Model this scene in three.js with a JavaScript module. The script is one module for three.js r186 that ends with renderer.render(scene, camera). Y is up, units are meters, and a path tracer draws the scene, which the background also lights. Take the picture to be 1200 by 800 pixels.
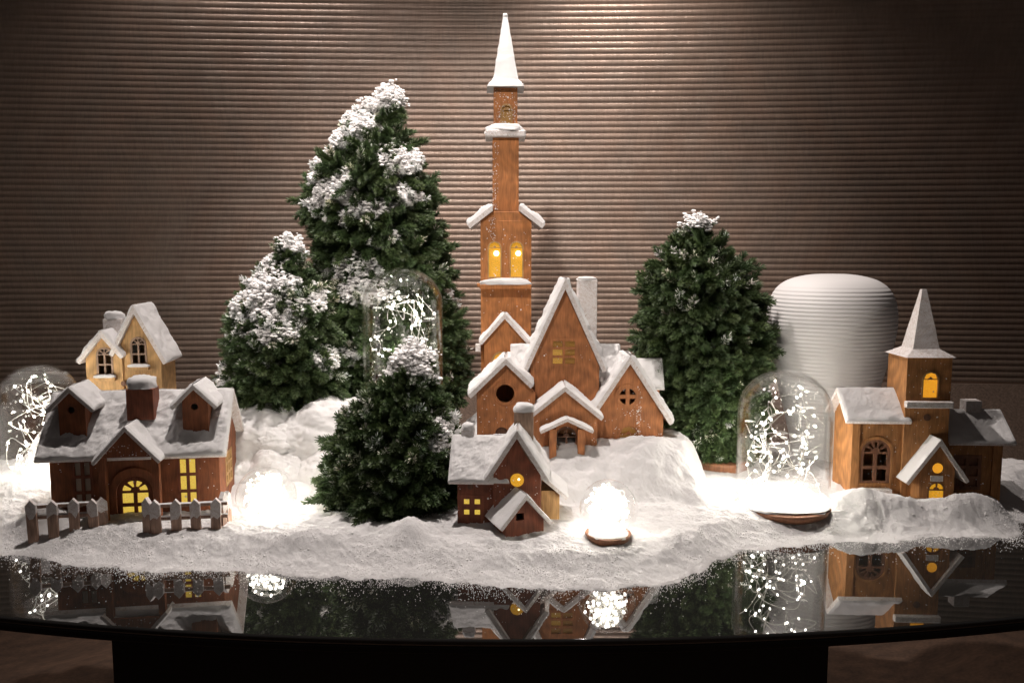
import * as THREE from 'three';
import { mergeGeometries, mergeVertices } from 'three/addons/utils/BufferGeometryUtils.js';
import { ImprovedNoise } from 'three/addons/math/ImprovedNoise.js';
import { RoundedBoxGeometry } from 'three/addons/geometries/RoundedBoxGeometry.js';
import { RectAreaLightUniformsLib } from 'three/addons/lights/RectAreaLightUniformsLib.js';

// ------------------------------------------------------------------ camera, light, exposure
const scene = new THREE.Scene();
const camera = new THREE.PerspectiveCamera(46.45, 1024 / 682, 0.05, 40);
camera.position.set(0, 1.35, 0);
camera.rotation.set(-0.1069, 0, 0);
scene.background = new THREE.Color().setRGB(0.03, 0.025, 0.023);   // dim warm room behind the camera
const renderer = new THREE.WebGLRenderer({ antialias: true });
renderer.setSize(1024, 682);
renderer.toneMapping = THREE.LinearToneMapping;
renderer.toneMappingExposure = 1.0;
renderer.shadowMap.enabled = true;
RectAreaLightUniformsLib.init();

function spot(name, color, intensity, from, to, angle, penumbra, radius) {
  const s = new THREE.SpotLight(new THREE.Color().setRGB(...color), intensity, 0, angle, penumbra, 2);
  s.name = name; s.position.set(...from); s.target.position.set(...to);
  s.castShadow = true; s.shadow.radius = radius; s.shadow.mapSize.set(2048, 2048);
  scene.add(s, s.target);
}
// ceiling spotlights over the table, close to the wall
spot('ceiling_spotlight', [1, 0.91, 0.86], 19.5, [-0.36, 3.3, -1.9], [-0.02, 0.9, -1.98], 0.74, 0.85, 1.6);
spot('ceiling_spotlight_001', [1, 0.9, 0.84], 5.6, [0.34, 2.85, -2.62], [0.6, 1.0, -2.5], 0.95, 1, 1.2);
spot('ceiling_spotlight_002', [1, 0.9, 0.86], 4.4, [-0.95, 3.1, -2.6], [-0.9, 1.0, -2.5], 0.85, 1, 1.2);
spot('ceiling_spotlight_003', [1, 0.91, 0.85], 13, [-0.4, 3.05, -0.25], [-0.12, 1.58, -2.3], 0.44, 0.9, 3);

// ------------------------------------------------------------------ helpers
let seedState = 12345;
function seed(n) { seedState = (n * 2654435761) >>> 0; }
function rnd(a = 0, b = 1) {
  seedState = (seedState + 0x6d2b79f5) | 0;
  let t = Math.imul(seedState ^ (seedState >>> 15), 1 | seedState);
  t = (t + Math.imul(t ^ (t >>> 7), 61 | t)) ^ t;
  return a + (b - a) * (((t ^ (t >>> 14)) >>> 0) / 4294967296);
}
const perlin = new ImprovedNoise();
const noise = (x, y = 0, z = 0) => perlin.noise(x + 31.7, y + 11.3, z + 7.9);
function fbm(x, y, z, oct = 4) { let s = 0, a = 1, n = 0; for (let i = 0; i < oct; i++) { s += a * noise(x, y, z); n += a; a *= 0.5; x *= 2.03; y *= 2.03; z *= 2.03; } return s / n; }
const sstep = (a, b, x) => { const t = Math.min(1, Math.max(0, (x - a) / (b - a))); return t * t * (3 - 2 * t); };
const V = (x, y, z) => new THREE.Vector3(x, y, z);
const T = 0.75;                                     // table height

function dataTex(w, h, f, srgb = true, rep = [1, 1]) {
  const d = new Uint8Array(w * h * 4);
  for (let y = 0; y < h; y++) for (let x = 0; x < w; x++) {
    const c = f(x / w, y / h, x, y), i = (y * w + x) * 4;
    d[i] = Math.max(0, Math.min(255, c[0] * 255)); d[i + 1] = Math.max(0, Math.min(255, c[1] * 255)); d[i + 2] = Math.max(0, Math.min(255, c[2] * 255)); d[i + 3] = 255;
  }
  const t = new THREE.DataTexture(d, w, h, THREE.RGBAFormat);
  t.wrapS = t.wrapT = THREE.RepeatWrapping; t.magFilter = THREE.LinearFilter; t.minFilter = THREE.LinearMipmapLinearFilter; t.generateMipmaps = true;
  if (srgb) t.colorSpace = THREE.SRGBColorSpace;
  t.repeat.set(...rep); t.needsUpdate = true;
  return t;
}
// tileable noise by wrapping on circles
function tnoise(u, v, fu, fv, z = 0) {
  const a = u * Math.PI * 2, b = v * Math.PI * 2;
  return noise(Math.cos(a) * fu + 5 * z, Math.sin(a) * fu + Math.cos(b) * fv * 1.0 + 3.1 * z, Math.sin(b) * fv + z);
}
const woodGrain = (u, v) => {
  const wob = tnoise(u, v, 1.1, 0.5, 2) * 0.5;
  const rings = 0.5 + 0.5 * Math.sin((u * 14 + wob * 2.0) * Math.PI * 2);
  const fibre = tnoise(u, v, 26, 0.9, 5), fine = tnoise(u, v, 60, 2.4, 9);
  const patch = tnoise(u, v, 1.4, 1.2, 13);
  return 0.5 + 0.09 * (rings - 0.5) + 0.2 * fibre + 0.16 * fine + 0.24 * patch;
};
const woodCol = dataTex(384, 384, (u, v) => { const g = 0.62 + 0.62 * (woodGrain(u, v) - 0.2); return [g, g * 0.96, g * 0.92]; }, true, [1 / 0.16, 1 / 0.16]);
const woodBump = dataTex(384, 384, (u, v) => { const g = woodGrain(u, v); return [g, g, g]; }, false, [1 / 0.16, 1 / 0.16]);
function wood(r, g, b, rough = 0.72) {
  const m = new THREE.MeshStandardMaterial({ map: woodCol, bumpMap: woodBump, bumpScale: 0.0007, roughness: rough });
  m.color.setRGB(r, g, b); m.name = 'wood'; return m;
}
const grainBump = dataTex(256, 256, (u, v) => { const g = 0.5 + 0.5 * tnoise(u, v, 22, 22, 1) + 0.4 * tnoise(u, v, 48, 48, 4); return [g, g, g]; }, false, [1 / 0.06, 1 / 0.06]);
seed(3);
const frostCol = dataTex(384, 384, (u, v) => {
  const k = tnoise(u, v, 30, 30, 3) + 0.7 * tnoise(u, v, 55, 55, 8) + 0.35 * tnoise(u, v, 3, 3, 6);
  const w = sstep(-0.75, 0.1, k);
  return [0.72 + 0.26 * w, 0.63 + 0.34 * w, 0.56 + 0.41 * w];
}, true, [1 / 0.12, 1 / 0.12]);
const M = {
  church: wood(0.6, 0.25, 0.095), tower: wood(0.64, 0.265, 0.085), cottage: wood(0.38, 0.135, 0.056), pine: wood(0.7, 0.45, 0.2), red: wood(0.33, 0.108, 0.055), chapel: wood(0.58, 0.28, 0.1),
  dark: wood(0.2, 0.1, 0.06), trim: wood(0.3, 0.14, 0.08), baseWood: wood(0.42, 0.2, 0.11, 0.55), paleTrim: wood(0.42, 0.3, 0.23), picket: wood(0.6, 0.42, 0.34),
  snow: new THREE.MeshStandardMaterial({ name: 'snow', roughness: 0.95, bumpMap: grainBump, bumpScale: 0.0028 }),
  powder: new THREE.MeshStandardMaterial({ name: 'powder_snow', roughness: 0.95 }),
  frost: new THREE.MeshStandardMaterial({ name: 'frosted_wood', roughness: 0.9, map: frostCol, bumpMap: grainBump, bumpScale: 0.0012 }),
  amberLit: new THREE.MeshStandardMaterial({ name: 'lit_window_film', roughness: 0.4, emissiveIntensity: 1 }),
  orangeLit: new THREE.MeshStandardMaterial({ name: 'lit_window_film_orange', roughness: 0.4, emissiveIntensity: 1 }),
  yellowLit: new THREE.MeshStandardMaterial({ name: 'lit_window_film_yellow', roughness: 0.4, emissiveIntensity: 1 }),
  amberGlim: new THREE.MeshStandardMaterial({ name: 'lit_window_film_faint', roughness: 0.4, emissiveIntensity: 1 }),
  amberDim: new THREE.MeshStandardMaterial({ name: 'lit_window_film_dim', roughness: 0.4, emissiveIntensity: 1 }),
  pale: new THREE.MeshStandardMaterial({ name: 'pale_film', roughness: 0.3 }),
  glass: new THREE.MeshPhysicalMaterial({ name: 'clear_glass', transmission: 1, thickness: 0, roughness: 0.02, ior: 1.56, color: 0xffffff }),
  wire: new THREE.MeshStandardMaterial({ name: 'silver_wire', roughness: 0.3, metalness: 0.9 }),
  led: new THREE.MeshStandardMaterial({ name: 'led_bulb', roughness: 0.4, emissiveIntensity: 9 }),
  warmLed: new THREE.MeshStandardMaterial({ name: 'warm_led_bulb', roughness: 0.4, emissiveIntensity: 6 }),
  ceramic: new THREE.MeshStandardMaterial({ name: 'white_ceramic', roughness: 0.62 }),
  bark: wood(0.16, 0.1, 0.06), core: new THREE.MeshStandardMaterial({ name: 'tree_core', roughness: 1 }),
};
M.snow.color.setRGB(0.85, 0.83, 0.82);
M.powder.color.setRGB(0.85, 0.83, 0.82);
M.frost.color.setRGB(0.86, 0.84, 0.83);
M.amberLit.color.setRGB(0.5, 0.3, 0.05); M.amberLit.emissive.setRGB(0.72, 0.36, 0.02);
M.yellowLit.color.setRGB(0.5, 0.4, 0.1); M.yellowLit.emissive.setRGB(0.85, 0.62, 0.11);
M.orangeLit.color.setRGB(0.5, 0.25, 0.03); M.orangeLit.emissive.setRGB(0.95, 0.42, 0.03);
M.amberDim.color.setRGB(0.45, 0.25, 0.06); M.amberDim.emissive.setRGB(0.07, 0.035, 0.006);
M.amberGlim.color.setRGB(0.45, 0.27, 0.08); M.amberGlim.emissive.setRGB(0.34, 0.2, 0.035);
M.pale.color.setRGB(0.5, 0.42, 0.33);
const filmTex = dataTex(192, 192, (u, v) => { const g = 0.86 + 0.2 * tnoise(u, v, 9, 9, 3) + 0.22 * (0.3 - Math.abs(tnoise(u, v, 5, 5, 6))) + 0.1 * tnoise(u, v, 26, 26, 2); return [g, g * 0.97, g * 0.92]; }, true, [1 / 0.045, 1 / 0.045]);
for (const m of [M.amberLit, M.orangeLit, M.yellowLit, M.amberDim, M.amberGlim]) { m.map = filmTex; m.emissiveMap = filmTex; m.bumpMap = grainBump; m.bumpScale = 0.0006; }
M.wire.color.setRGB(0.75, 0.73, 0.68);
M.led.color.setRGB(0.9, 0.9, 0.85); M.led.emissive.setRGB(1, 0.96, 0.86);
M.warmLed.color.setRGB(0.9, 0.8, 0.5); M.warmLed.emissive.setRGB(1, 0.85, 0.45);
M.ceramic.color.setRGB(0.62, 0.6, 0.59);
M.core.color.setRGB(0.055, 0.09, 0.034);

// uv in metres from position and facing
function planarUV(g) {
  if (g.index) g = g.toNonIndexed();
  const p = g.attributes.position, n = g.attributes.normal, uv = new Float32Array(p.count * 2);
  for (let i = 0; i < p.count; i += 3) {
    const nx = Math.abs(n.getX(i) + n.getX(i + 1) + n.getX(i + 2)), ny = Math.abs(n.getY(i) + n.getY(i + 1) + n.getY(i + 2)), nz = Math.abs(n.getZ(i) + n.getZ(i + 1) + n.getZ(i + 2));
    for (let k = i; k < i + 3; k++) {
      const x = p.getX(k), y = p.getY(k), z = p.getZ(k);
      if (nz >= nx && nz >= ny) { uv[2 * k] = x; uv[2 * k + 1] = y; } else if (nx >= ny) { uv[2 * k] = z + 0.07; uv[2 * k + 1] = y; } else { uv[2 * k] = x; uv[2 * k + 1] = z + 0.03; }
    }
  }
  g.setAttribute('uv', new THREE.BufferAttribute(uv, 2));
  return g;
}
const used = {};
function numbered(name) { const n = used[name] = (used[name] ?? -1) + 1; return n ? name + '_' + String(n).padStart(3, '0') : name; }
function mesh(name, geo, mat, parent) {
  const m = new THREE.Mesh(geo, mat); m.name = name; m.castShadow = m.receiveShadow = true; parent.add(m); return m;
}
function thing(name, label, category, pos, turn = 0, group) {
  const o = new THREE.Group(); o.name = numbered(name); o.position.set(...pos); o.rotation.y = turn;
  o.userData = { label, category }; if (group) o.userData.group = group;
  scene.add(o); return o;
}
function structure(name, geo, mat, label, category) {
  const m = mesh(name, geo, mat, scene); m.userData = { kind: 'structure', label, category }; return m;
}

// ------------------------------------------------------------------ the setting: floor, ribbed wall, dado
const floorTex = dataTex(256, 256, (u, v) => { const g = 0.8 + 0.2 * tnoise(u, v, 30, 30, 1) + 0.15 * tnoise(u, v, 4, 4, 3); return [g, g, g]; }, true, [6, 6]);
const floorMat = new THREE.MeshStandardMaterial({ map: floorTex, roughness: 0.9 }); floorMat.color.setRGB(0.12, 0.066, 0.04);
const fl = new THREE.BoxGeometry(9, 0.1, 6); fl.translate(0, -0.05, -0.3);
structure('floor', fl, floorMat, 'dull brown floor below the dark glass table', 'floor');

const WR = 15, WZ = -3.0;
const wallZ = (x) => WZ + (x * x) / (2 * WR);
{
  const pitch = 0.0218, y0 = 0.884, n = 118, seg = 8, nx = 72, pos = [], uv = [], idx = [];
  const rows = n * seg + 1;
  for (let r = 0; r < rows; r++) {
    const k = r / seg, f = k - Math.floor(k), y = y0 + k * pitch;
    const out = 0.003 * Math.pow(Math.abs(Math.sin(Math.PI * f)), 0.85);
    for (let i = 0; i <= nx; i++) { const x = -4.2 + 8.4 * i / nx; pos.push(x, y, wallZ(x) + out); uv.push(x, y); }
  }
  for (let r = 0; r < rows - 1; r++) for (let i = 0; i < nx; i++) { const a = r * (nx + 1) + i, b = a + nx + 1; idx.push(a, a + 1, b, a + 1, b + 1, b); }
  const g = new THREE.BufferGeometry();
  g.setAttribute('position', new THREE.Float32BufferAttribute(pos, 3)); g.setAttribute('uv', new THREE.Float32BufferAttribute(uv, 2)); g.setIndex(idx); g.computeVertexNormals();
  const weave = dataTex(512, 256, (u, v, x, y) => {
    const th = 0.5 + 0.5 * Math.sin(u * Math.PI * 2 * 40), s = tnoise(u, v, 34, 8, 2);
    const g2 = 0.45 + 0.3 * th * (0.6 + 0.8 * s) + 0.3 * s; return [g2, g2, g2];
  }, false, [1 / 0.26, 1 / 0.113]);
  const rough = dataTex(256, 256, (u, v) => { const g2 = 0.84 + 0.16 * tnoise(u, v, 40, 6, 3) + 0.08 * tnoise(u, v, 4, 2, 7); return [g2, g2, g2]; }, false, [1 / 0.5, 1 / 0.5]);
  const tone = dataTex(256, 256, (u, v) => { const a = 0.9 + 0.07 * tnoise(u, v, 30, 5, 3) + 0.05 * tnoise(u, v, 1.6, 1.2, 5), b = 0.025 * tnoise(u, v, 2, 1.6, 9); return [a + b, a, a - b * 0.6]; }, true, [1 / 1.1, 1 / 1.1]);
  const wm = new THREE.MeshPhysicalMaterial({ name: 'ribbed_wallcovering', map: tone, roughness: 0.4, roughnessMap: rough, metalness: 0.3, bumpMap: weave, bumpScale: 0.0009 });
  wm.color.setRGB(0.375, 0.272, 0.212);
  structure('wall', g, wm, 'brown ribbed metallic wall covering behind the display', 'wall');
  const pts = [];
  for (let i = 0; i <= 48; i++) { const x = -4.2 + 8.4 * i / 48; pts.push([x, wallZ(x) + 0.0075]); }
  const s = new THREE.Shape(); pts.forEach(([x, z], i) => (i ? s.lineTo(x, -z) : s.moveTo(x, -z)));
  for (let i = pts.length - 1; i >= 0; i--) s.lineTo(pts[i][0], -(pts[i][1] - 0.12));
  const dg = new THREE.ExtrudeGeometry(s, { depth: 0.882, bevelEnabled: false }); dg.rotateX(-Math.PI / 2);
  const dm = new THREE.MeshStandardMaterial({ map: floorTex, roughness: 0.8 }); dm.color.setRGB(0.56, 0.4, 0.31);
  structure('wall_dado', planarUV(dg), dm, 'plain beige lower wall band below the ribs', 'wall');
}

// ------------------------------------------------------------------ oval table
{
  const A = 1.755, B = 0.65;
  const t = thing('glass_table', 'oval dark glass table on a black pedestal carrying the snowy village', 'table', [0, 0, -1.843]);
  const oval = (a, b, depth, bev) => {
    const s = new THREE.Shape(); s.absellipse(0, 0, a - bev, b - bev, 0, Math.PI * 2);
    const g = new THREE.ExtrudeGeometry(s, { depth: depth - 2 * bev, bevelEnabled: true, bevelSize: bev, bevelThickness: bev, bevelSegments: 3, curveSegments: 220 });
    g.rotateX(-Math.PI / 2); g.translate(0, bev, 0); return g;
  };
  const gm = new THREE.MeshPhysicalMaterial({ name: 'dark_glass', roughness: 0.015, ior: 2.1, clearcoat: 1, clearcoatRoughness: 0.0 }); gm.color.setRGB(0.012, 0.012, 0.011);
  const bm = new THREE.MeshStandardMaterial({ name: 'black_lacquer', roughness: 0.35 }); bm.color.setRGB(0.008, 0.007, 0.007);
  const top = oval(A, B, 0.012, 0.0035); top.translate(0, T - 0.012, 0); mesh('glass_top', top, gm, t);
  const rim = oval(A - 0.006, B - 0.006, 0.016, 0.004); rim.translate(0, T - 0.0295, 0); mesh('rim', rim, bm, t);
  const base = new RoundedBoxGeometry(1.376, T - 0.03, 0.62, 3, 0.006); base.translate(-0.08, (T - 0.03) / 2, 0.083); mesh('pedestal', base, bm, t);
}

// ------------------------------------------------------------------ snow on the table
const front = [[-1.8, 1.83], [-1.5, 1.7], [-1.2, 1.6], [-1.034, 1.552], [-0.833, 1.498], [-0.656, 1.473], [-0.487, 1.456], [-0.322, 1.444], [-0.158, 1.416], [0, 1.4], [0.155, 1.386], [0.27, 1.4], [0.35, 1.45], [0.413, 1.52], [0.5, 1.58], [0.6, 1.61], [0.727, 1.63], [0.78, 1.625], [0.86, 1.63], [0.92, 1.655], [1.0, 1.66], [1.09, 1.665], [1.16, 1.75], [1.26, 1.86], [1.36, 1.95], [1.8, 2.1]];
function frontZ(x) { for (let i = 1; i < front.length; i++) if (x <= front[i][0]) { const [a, b] = front[i - 1], [c, d] = front[i]; const k = (x - a) / (c - a); return b + (d - b) * (k * k * (3 - 2 * k)); } return 2.1; }
const backLim = (x) => 1.843 + 0.63 * Math.sqrt(Math.max(0, 1 - (x / 1.72) ** 2));
const bump2 = (x, d, cx, cd, rx, rd, h, p = 2) => h * Math.exp(-Math.pow((Math.abs((x - cx) / rx)) ** 2 + (Math.abs((d - cd) / rd)) ** 2, p / 2));
function snowRaw(x, d) {                              // x, distance from the camera's plane; height over the table
  const w1 = 0.03 * noise(x * 9, d * 9, 3) + 0.018 * noise(x * 23, d * 23, 4);
  const xx = x + w1, dd = d + 0.035 * noise(x * 7 + 9, d * 7, 8) + 0.012 * noise(x * 30, d * 30, 2);
  let h = 0.012 + 0.03 * sstep(0.0, 0.13, d - frontZ(x)) + 0.007 * noise(x * 6, d * 6, 1) + 0.004 * noise(x * 19, d * 19, 5);
  // heap at the back, rising steeply behind the globe
  const a = sstep(1.95, 2.08, dd) * sstep(-1.34, -1.18, xx) * (1 - sstep(-0.3, -0.14, xx));
  const fold = (1 - Math.abs(noise(x * 9 + 4, d * 6, 12)) * 2.2) * 0.035 + (1 - Math.abs(noise(x * 22, d * 14, 15)) * 2.4) * 0.012;
  const lump = 0.18 + fold * (1 - sstep(2.0, 2.12, d)) + 0.035 * noise(x * 5 + 2, d * 5, 6) + 0.03 * bump2(x, d, -0.6, 2.0, 0.1, 0.1, 1);
  h = Math.max(h, h * 0.4 + a * lump);
  h += bump2(x, d, -0.62, 1.84, 0.09, 0.04, 0.02);
  // hill under the large church
  const b = sstep(1.68, 1.95, dd) * sstep(-0.22, -0.06, xx) * (1 - sstep(0.39, 0.48, xx - 0.03));
  h = Math.max(h, h * 0.5 + b * 0.122);
  h += bump2(x, d, 0.33, 1.88, 0.12, 0.07, 0.03) + bump2(x, d, 0.05, 1.74, 0.05, 0.04, 0.02);
  // drifts: under the front tree, by the fences, before the chapel
  h += bump2(x, d, -0.21, 1.57, 0.05, 0.045, 0.032) + bump2(x, d, -0.99, 1.64, 0.045, 0.028, 0.045) + bump2(x, d, -1.22, 1.83, 0.13, 0.06, 0.04);
  h += bump2(x, d, 0.79, 1.755, 0.07, 0.04, 0.032) + bump2(x, d, 0.88, 1.73, 0.05, 0.035, 0.02) + bump2(x, d, 1.05, 1.745, 0.075, 0.04, 0.032) + bump2(x, d, 0.97, 1.725, 0.06, 0.035, 0.018) + bump2(x, d, 0.7, 1.86, 0.06, 0.06, 0.02) + bump2(x, d, -0.4, 1.55, 0.08, 0.04, 0.012) + bump2(x, d, 0.62, 1.69, 0.12, 0.05, -0.002);
  h += 0.0055 * noise(x * 30, d * 30, 7) + 0.0026 * noise(x * 75, d * 75, 5) + 0.0014 * noise(x * 150, d * 150, 6);
  return h;
}
const edgeWob = (x, d) => 0.025 * noise(x * 8, 3.3, 1) + 0.014 * noise(x * 25, d * 6, 2) + 0.008 * noise(x * 80, d * 80, 7);
function snowH(x, d) {
  const e = Math.min((d - frontZ(x) + edgeWob(x, d)) / 0.09, (backLim(x) - d) / 0.05, (1.66 - Math.abs(x)) / 0.05);
  const k = Math.max(-0.2, Math.min(1, e));
  return snowRaw(x, d) * (k <= 0 ? k : Math.sqrt(k) * 0.75 + 0.25 * k) - 0.001;
}
{
  const x0 = -1.7, x1 = 1.5, d0 = 1.34, d1 = 2.5, st = 0.0034, nx = Math.round((x1 - x0) / st), nd = Math.round((d1 - d0) / st);
  const pos = new Float32Array((nx + 1) * (nd + 1) * 3), uv = new Float32Array((nx + 1) * (nd + 1) * 2), H = new Float32Array((nx + 1) * (nd + 1)), idx = [];
  seed(77);
  for (let j = 0; j <= nd; j++) for (let i = 0; i <= nx; i++) {
    const x = x0 + st * i, d = d0 + st * j, k = j * (nx + 1) + i, h = snowH(x, d);
    H[k] = h; pos[3 * k] = x + rnd(-0.3, 0.3) * st; pos[3 * k + 1] = T + Math.max(-0.003, h) + (h > 0 ? rnd(-0.0005, 0.0005) : 0); pos[3 * k + 2] = -d + rnd(-0.3, 0.3) * st; uv[2 * k] = x; uv[2 * k + 1] = d + h * 1.5;
  }
  for (let j = 0; j < nd; j++) for (let i = 0; i < nx; i++) {
    const a = j * (nx + 1) + i, b = a + 1, c = a + nx + 1, d = c + 1;
    if (H[a] > -0.002 && H[b] > -0.002 && H[c] > -0.002 && H[d] > -0.002 && Math.max(H[a], H[b], H[c], H[d]) > 0) idx.push(a, b, c, b, d, c);
  }
  const g = new THREE.BufferGeometry(); g.setAttribute('position', new THREE.BufferAttribute(pos, 3)); g.setAttribute('uv', new THREE.BufferAttribute(uv, 2)); g.setIndex(idx); g.computeVertexNormals();
  const s = mesh('snow', g, M.snow, scene); s.userData = { kind: 'stuff', label: 'white artificial snow heaped in drifts over the glass table', category: 'snow' };
  // loose grains sprinkled on the glass before the drift
  const n = 15000, gg = new THREE.OctahedronGeometry(0.001, 0), im = new THREE.InstancedMesh(gg, M.powder, n), m4 = new THREE.Matrix4();
  let k = 0; seed(5);
  while (k < n) {
    const x = rnd(-1.35, 1.4), off = -Math.log(rnd(0.0006, 1)) * 0.02, d = frontZ(x) - edgeWob(x, frontZ(x)) + 0.012 - off + rnd(-0.006, 0.006);
    if (noise(x * 14, d * 14, 9) + rnd(-0.5, 0.5) < -0.25) continue;
    if (((x / 1.74) ** 2 + ((d - 1.843) / 0.636) ** 2) > 1) continue;
    const s1 = rnd(0.45, 1.15);
    m4.makeRotationY(rnd(0, 6)).scale(V(s1, s1 * 0.8, s1)).setPosition(x, T + Math.max(0, snowH(x, d)) + 0.0006 * s1, -d); im.setMatrixAt(k++, m4);
  }
  im.name = 'snow_grains'; im.castShadow = im.receiveShadow = true; im.userData = { kind: 'stuff', label: 'loose snow grains scattered on the dark glass before the drift', category: 'snow' };
  scene.add(im);
}
{ // bunched heap at the back: overlapping rounded lumps
  const parts = [];
  [[-0.64, 0.1, 2.03, 0.17, 0.125, 0.14], [-0.48, 0.09, 2.02, 0.17, 0.135, 0.13], [-0.34, 0.09, 2.0, 0.13, 0.14, 0.11], [-0.25, 0.1, 1.98, 0.13, 0.13, 0.11], [-0.43, 0.05, 1.915, 0.12, 0.085, 0.075], [-0.71, 0.05, 1.93, 0.1, 0.11, 0.08], [-0.575, 0.03, 1.91, 0.1, 0.1, 0.06], [-0.33, 0.05, 1.9, 0.08, 0.1, 0.07], [-0.83, 0.05, 2.0, 0.12, 0.12, 0.1], [-0.5, 0.0, 1.86, 0.09, 0.06, 0.05], [-0.39, 0.12, 1.96, 0.075, 0.075, 0.07], [-0.61, 0.13, 1.955, 0.08, 0.06, 0.06]].forEach(([x, y, d, rx, ry, rd], n) => {
    const g = new THREE.IcosahedronGeometry(1, 40), p = g.attributes.position, uv = new Float32Array(p.count * 2);
    for (let i = 0; i < p.count; i++) {
      const X = p.getX(i), Y = p.getY(i), Z = p.getZ(i);
      const f = 1 + 0.2 * noise(X * 1.4 + n * 3, Y * 1.4, Z * 1.4) + 0.09 * noise(X * 3.6 + n, Y * 3.6, Z * 3.6) + 0.05 * (0.3 - Math.abs(noise(X * 5 + n * 2, Y * 5, Z * 5))) + 0.018 * noise(X * 14, Y * 14 + n, Z * 14) + 0.012 * noise(X * 30, Y * 30, Z * 30 + n);
      p.setXYZ(i, x + X * rx * f, T + y + Y * ry * f, -d + Z * rd * f); uv[2 * i] = p.getX(i) + p.getZ(i) * 0.4; uv[2 * i + 1] = p.getY(i) + p.getZ(i) * 0.6;
    }
    g.setAttribute('uv', new THREE.BufferAttribute(uv, 2)); g.deleteAttribute('normal'); parts.push(g);
  });
  const hg = mergeVertices(mergeGeometries(parts), 1e-6); hg.computeVertexNormals();
  const m = mesh('snow_heap', hg, M.snow, scene); m.userData = { kind: 'stuff', label: 'bunched white snow heap under the two back fir trees', category: 'snow' };
}
{ // clumps of powder lying all over the drift
  seed(91);
  const cg = new THREE.IcosahedronGeometry(0.0022, 1), p = cg.attributes.position; for (let i = 0; i < p.count; i++) { const f = 1 + 0.6 * noise(p.getX(i) * 900, p.getY(i) * 900, p.getZ(i) * 900); p.setXYZ(i, p.getX(i) * f, p.getY(i) * f * 0.75, p.getZ(i) * f); } cg.computeVertexNormals();
  const n = 13000, im = new THREE.InstancedMesh(cg, M.powder, n), m4 = new THREE.Matrix4(); let k = 0;
  while (k < n) {
    const x = rnd(-1.35, 1.3), f = frontZ(x), d = f - 0.03 + (rnd() < 0.7 ? rnd(0, 0.14) : rnd(0, 0.5)), h = snowH(x, d);
    if (h < 0.001 || noise(x * 11, d * 11, 21) + 0.6 * noise(x * 40, d * 40, 22) + rnd(-0.35, 0.35) < 0.05) continue;
    const s1 = rnd(0.2, 0.55) + (rnd() < 0.03 ? rnd(0.2, 0.6) : 0);
    m4.makeRotationY(rnd(0, 6)).scale(V(s1, s1, s1)).setPosition(x, T + h + 0.0004, -d); im.setMatrixAt(k++, m4);
  }
  im.name = 'snow_clumps'; im.castShadow = im.receiveShadow = true; im.userData = { kind: 'stuff', label: 'small powder clumps lying over the snow drifts', category: 'snow' }; scene.add(im);
}
const ground = (x, z) => T + Math.max(0, snowH(x, -z));

// ------------------------------------------------------------------ house kit (dimensions in a house's own units, u metres each)
const P2 = (x, y) => new THREE.Vector2(x, y);
function outline(kind, x, y, w, h, Cls = THREE.Path) {
  const s = new Cls();
  if (kind === 'round') { s.absarc(x, y + h / 2, w / 2, 0, Math.PI * 2, false); return s; }
  s.moveTo(x - w / 2, y); s.lineTo(x + w / 2, y);
  if (kind === 'arch') { s.lineTo(x + w / 2, y + h - w / 2); s.absarc(x, y + h - w / 2, w / 2, 0, Math.PI, false); }
  else if (kind === 'soft') { const c = w * 0.22; s.lineTo(x + w / 2, y + h - c); s.quadraticCurveTo(x + w / 2, y + h, x + w / 2 - c, y + h); s.lineTo(x - w / 2 + c, y + h); s.quadraticCurveTo(x - w / 2, y + h, x - w / 2, y + h - c); }
  else { s.lineTo(x + w / 2, y + h); s.lineTo(x - w / 2, y + h); }
  s.lineTo(x - w / 2, y);
  return s;
}
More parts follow.
